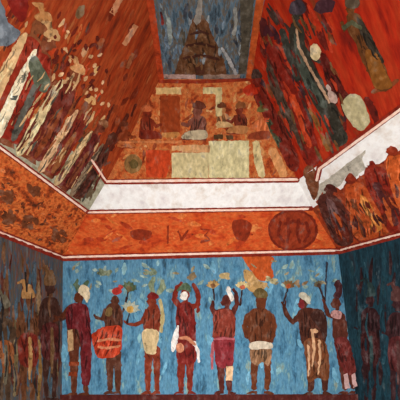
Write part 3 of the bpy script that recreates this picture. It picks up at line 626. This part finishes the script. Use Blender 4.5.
weathering(W_BACK, [(64, 262), (336, 258), (338, 290), (64, 292)], 18, 20, 6, 1.5, (160, 148, 112), 60, .55, 40)
B2 = [(76, 252), (334, 249), (312, 214), (92, 214)]
for c, n in [((204, 104, 46), 16), ((168, 56, 24), 16)]: weathering(W_BACK, B2, n, 5, 14, 2.4, c, 40, .3)
B3 = [(112, 176), (294, 176), (250, 86), (160, 86)]
for c, n in [((190, 128, 72), 22), ((156, 66, 30), 24), ((134, 54, 26), 12)]: weathering(W_BACK, B3, n, 70, 9, 1.8, c, 50, .3)
L1 = [(-4, 238), (58, 264), (60, 398), (-4, 398)]
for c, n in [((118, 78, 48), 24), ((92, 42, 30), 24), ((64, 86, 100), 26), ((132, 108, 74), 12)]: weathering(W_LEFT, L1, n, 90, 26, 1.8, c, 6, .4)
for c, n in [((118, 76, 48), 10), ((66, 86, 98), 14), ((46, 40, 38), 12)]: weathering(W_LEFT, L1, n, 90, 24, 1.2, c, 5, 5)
L2 = [(-4, 156), (80, 218), (66, 252), (-4, 226)]
for c, n in [((200, 104, 50), 36), ((140, 64, 32), 40), ((108, 54, 32), 26)]: weathering(W_LEFT, L2, n, 40, 5, 1.2, c, 90, .4)
L3 = [(-4, 138), (88, 206), (112, 150), (90, 20), (60, 0), (-4, 0)]
for c, n, L in [((180, 100, 50), 30, 12), ((124, 38, 22), 44, 14), ((176, 60, 26), 40, 14), ((196, 150, 100), 18, 9), ((92, 48, 32), 24, 12)]:
    weathering(W_LEFT, L3, n, 61, L, 1.7, c, 12, .5)
ROW = [(2, 146), (86, 206), (112, 156), (84, 70), (40, 50)]
for c, n, L, ly in [((196, 156, 108), 26, 16, 5), ((104, 42, 28), 30, 18, 5.1), ((160, 84, 44), 20, 12, 5.2), ((84, 80, 68), 10, 12, 5.3)]:
    weathering(W_LEFT, ROW, n, 59, L, 1.1, c, 8, ly)
weathering(W_LEFT, [(40, 30), (100, 30), (112, 110), (60, 90)], 26, 62, 5, 1.6, (206, 160, 112), 40, 5, 40)
weathering(W_LEFT, [(40, 30), (100, 30), (112, 110), (60, 90)], 26, 62, 6, 1.6, (112, 40, 26), 40, 5.1, 30)
for c, n in [((128, 44, 18), 10), ((160, 66, 28), 8)]: weathering(W_LEFT, [(84, 4), (140, 4), (150, 70), (112, 150), (100, 90)], n, 65, 14, 2.4, c, 20, .4)
weathering(W_LEFT, [(58, 170), (88, 206), (104, 178), (96, 160)], 16, 60, 12, 2, (110, 90, 66), 14, .5)
R3 = [(256, 70), (262, 0), (330, 0), (350, 140), (318, 176), (300, 172)]
for c, n, L in [((110, 28, 18), 40, 20), ((70, 52, 44), 26, 20), ((172, 48, 22), 34, 16), ((130, 68, 36), 18, 14), ((74, 38, 44), 20, 16)]:
    weathering(W_RIGHT, R3, n, 114, L, 2.2, c, 10, .5)
for c, n, ly in [((104, 34, 24), 16, 5), ((168, 52, 26), 16, 5.1), ((124, 84, 48), 10, 5.2)]: weathering(W_RIGHT, R3, n, 114, 18, 1.4, c, 10, ly)
R2 = [(326, 214), (400, 172), (400, 228), (342, 243)]
for c, n in [((180, 80, 36), 20), ((116, 40, 24), 20), ((86, 38, 32), 12)]: weathering(W_RIGHT, R2, n, 114, 14, 1.8, c, 20, 5)
R1 = [(350, 258), (400, 242), (400, 398), (360, 398)]
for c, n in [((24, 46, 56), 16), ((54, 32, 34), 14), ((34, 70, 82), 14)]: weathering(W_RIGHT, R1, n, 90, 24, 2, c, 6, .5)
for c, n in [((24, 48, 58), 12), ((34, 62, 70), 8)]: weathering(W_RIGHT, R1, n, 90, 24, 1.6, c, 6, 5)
CP = [(164, 74), (246, 74), (258, 2), (152, 2)]
for c, n in [((96, 114, 130), 16), ((56, 60, 68), 16), ((92, 84, 72), 12), ((122, 130, 134), 8)]: weathering(CEIL, CP, n, 90, 14, 2, c, 20, .5)
weathering(CEIL, [(180, 74), (222, 74), (208, 30), (192, 30)], 16, 90, 6, 1.5, (128, 88, 54), 50, 2.5)

# ------------------------------------------------------------------ light: daylight through a near end left open for it, unseen low floodlight, added high fill
def lamp(name, loc, aim, power, size, col):
    l = bpy.data.lights.new(name, 'AREA'); l.energy = power; l.size = size; l.color = col
    o = bpy.data.objects.new(name, l); COL.objects.link(o); o.location = loc
    o.rotation_euler = (Vector(aim)-Vector(loc)).to_track_quat('-Z', 'Y').to_euler(); o['kind'] = 'helper'; return o
lamp('floodlight_low', (0.05, .25, .55), (0.02, 2.5, 2.55), 50, .5, (1.0, .96, .9))
lamp('fill_light_high', (0.3, -.4, 1.9), (.35, 1.6, 2.9), 10, .5, (1.0, .95, .88))  # unseen fill lamp, added high behind the camera
w = bpy.data.worlds.new('daylight'); bpy.context.scene.world = w; w.use_nodes = True
w.node_tree.nodes['Background'].inputs[0].default_value = (.9, .95, 1, 1); w.node_tree.nodes['Background'].inputs[1].default_value = .95

cam = bpy.data.cameras.new('camera'); co = bpy.data.objects.new('camera', cam); COL.objects.link(co)
co.location = EYE; co.rotation_euler = (math.radians(90), 0, 0)
cam.sensor_width = 36; cam.lens = F/400*36; cam.shift_y = (HY-200)/400; cam.clip_start = .02
sc = bpy.context.scene; sc.camera = co
vs = sc.view_settings; vs.view_transform = 'Standard'; vs.look = 'None'; vs.gamma = 1; vs.exposure = .18; vs.use_curve_mapping = False
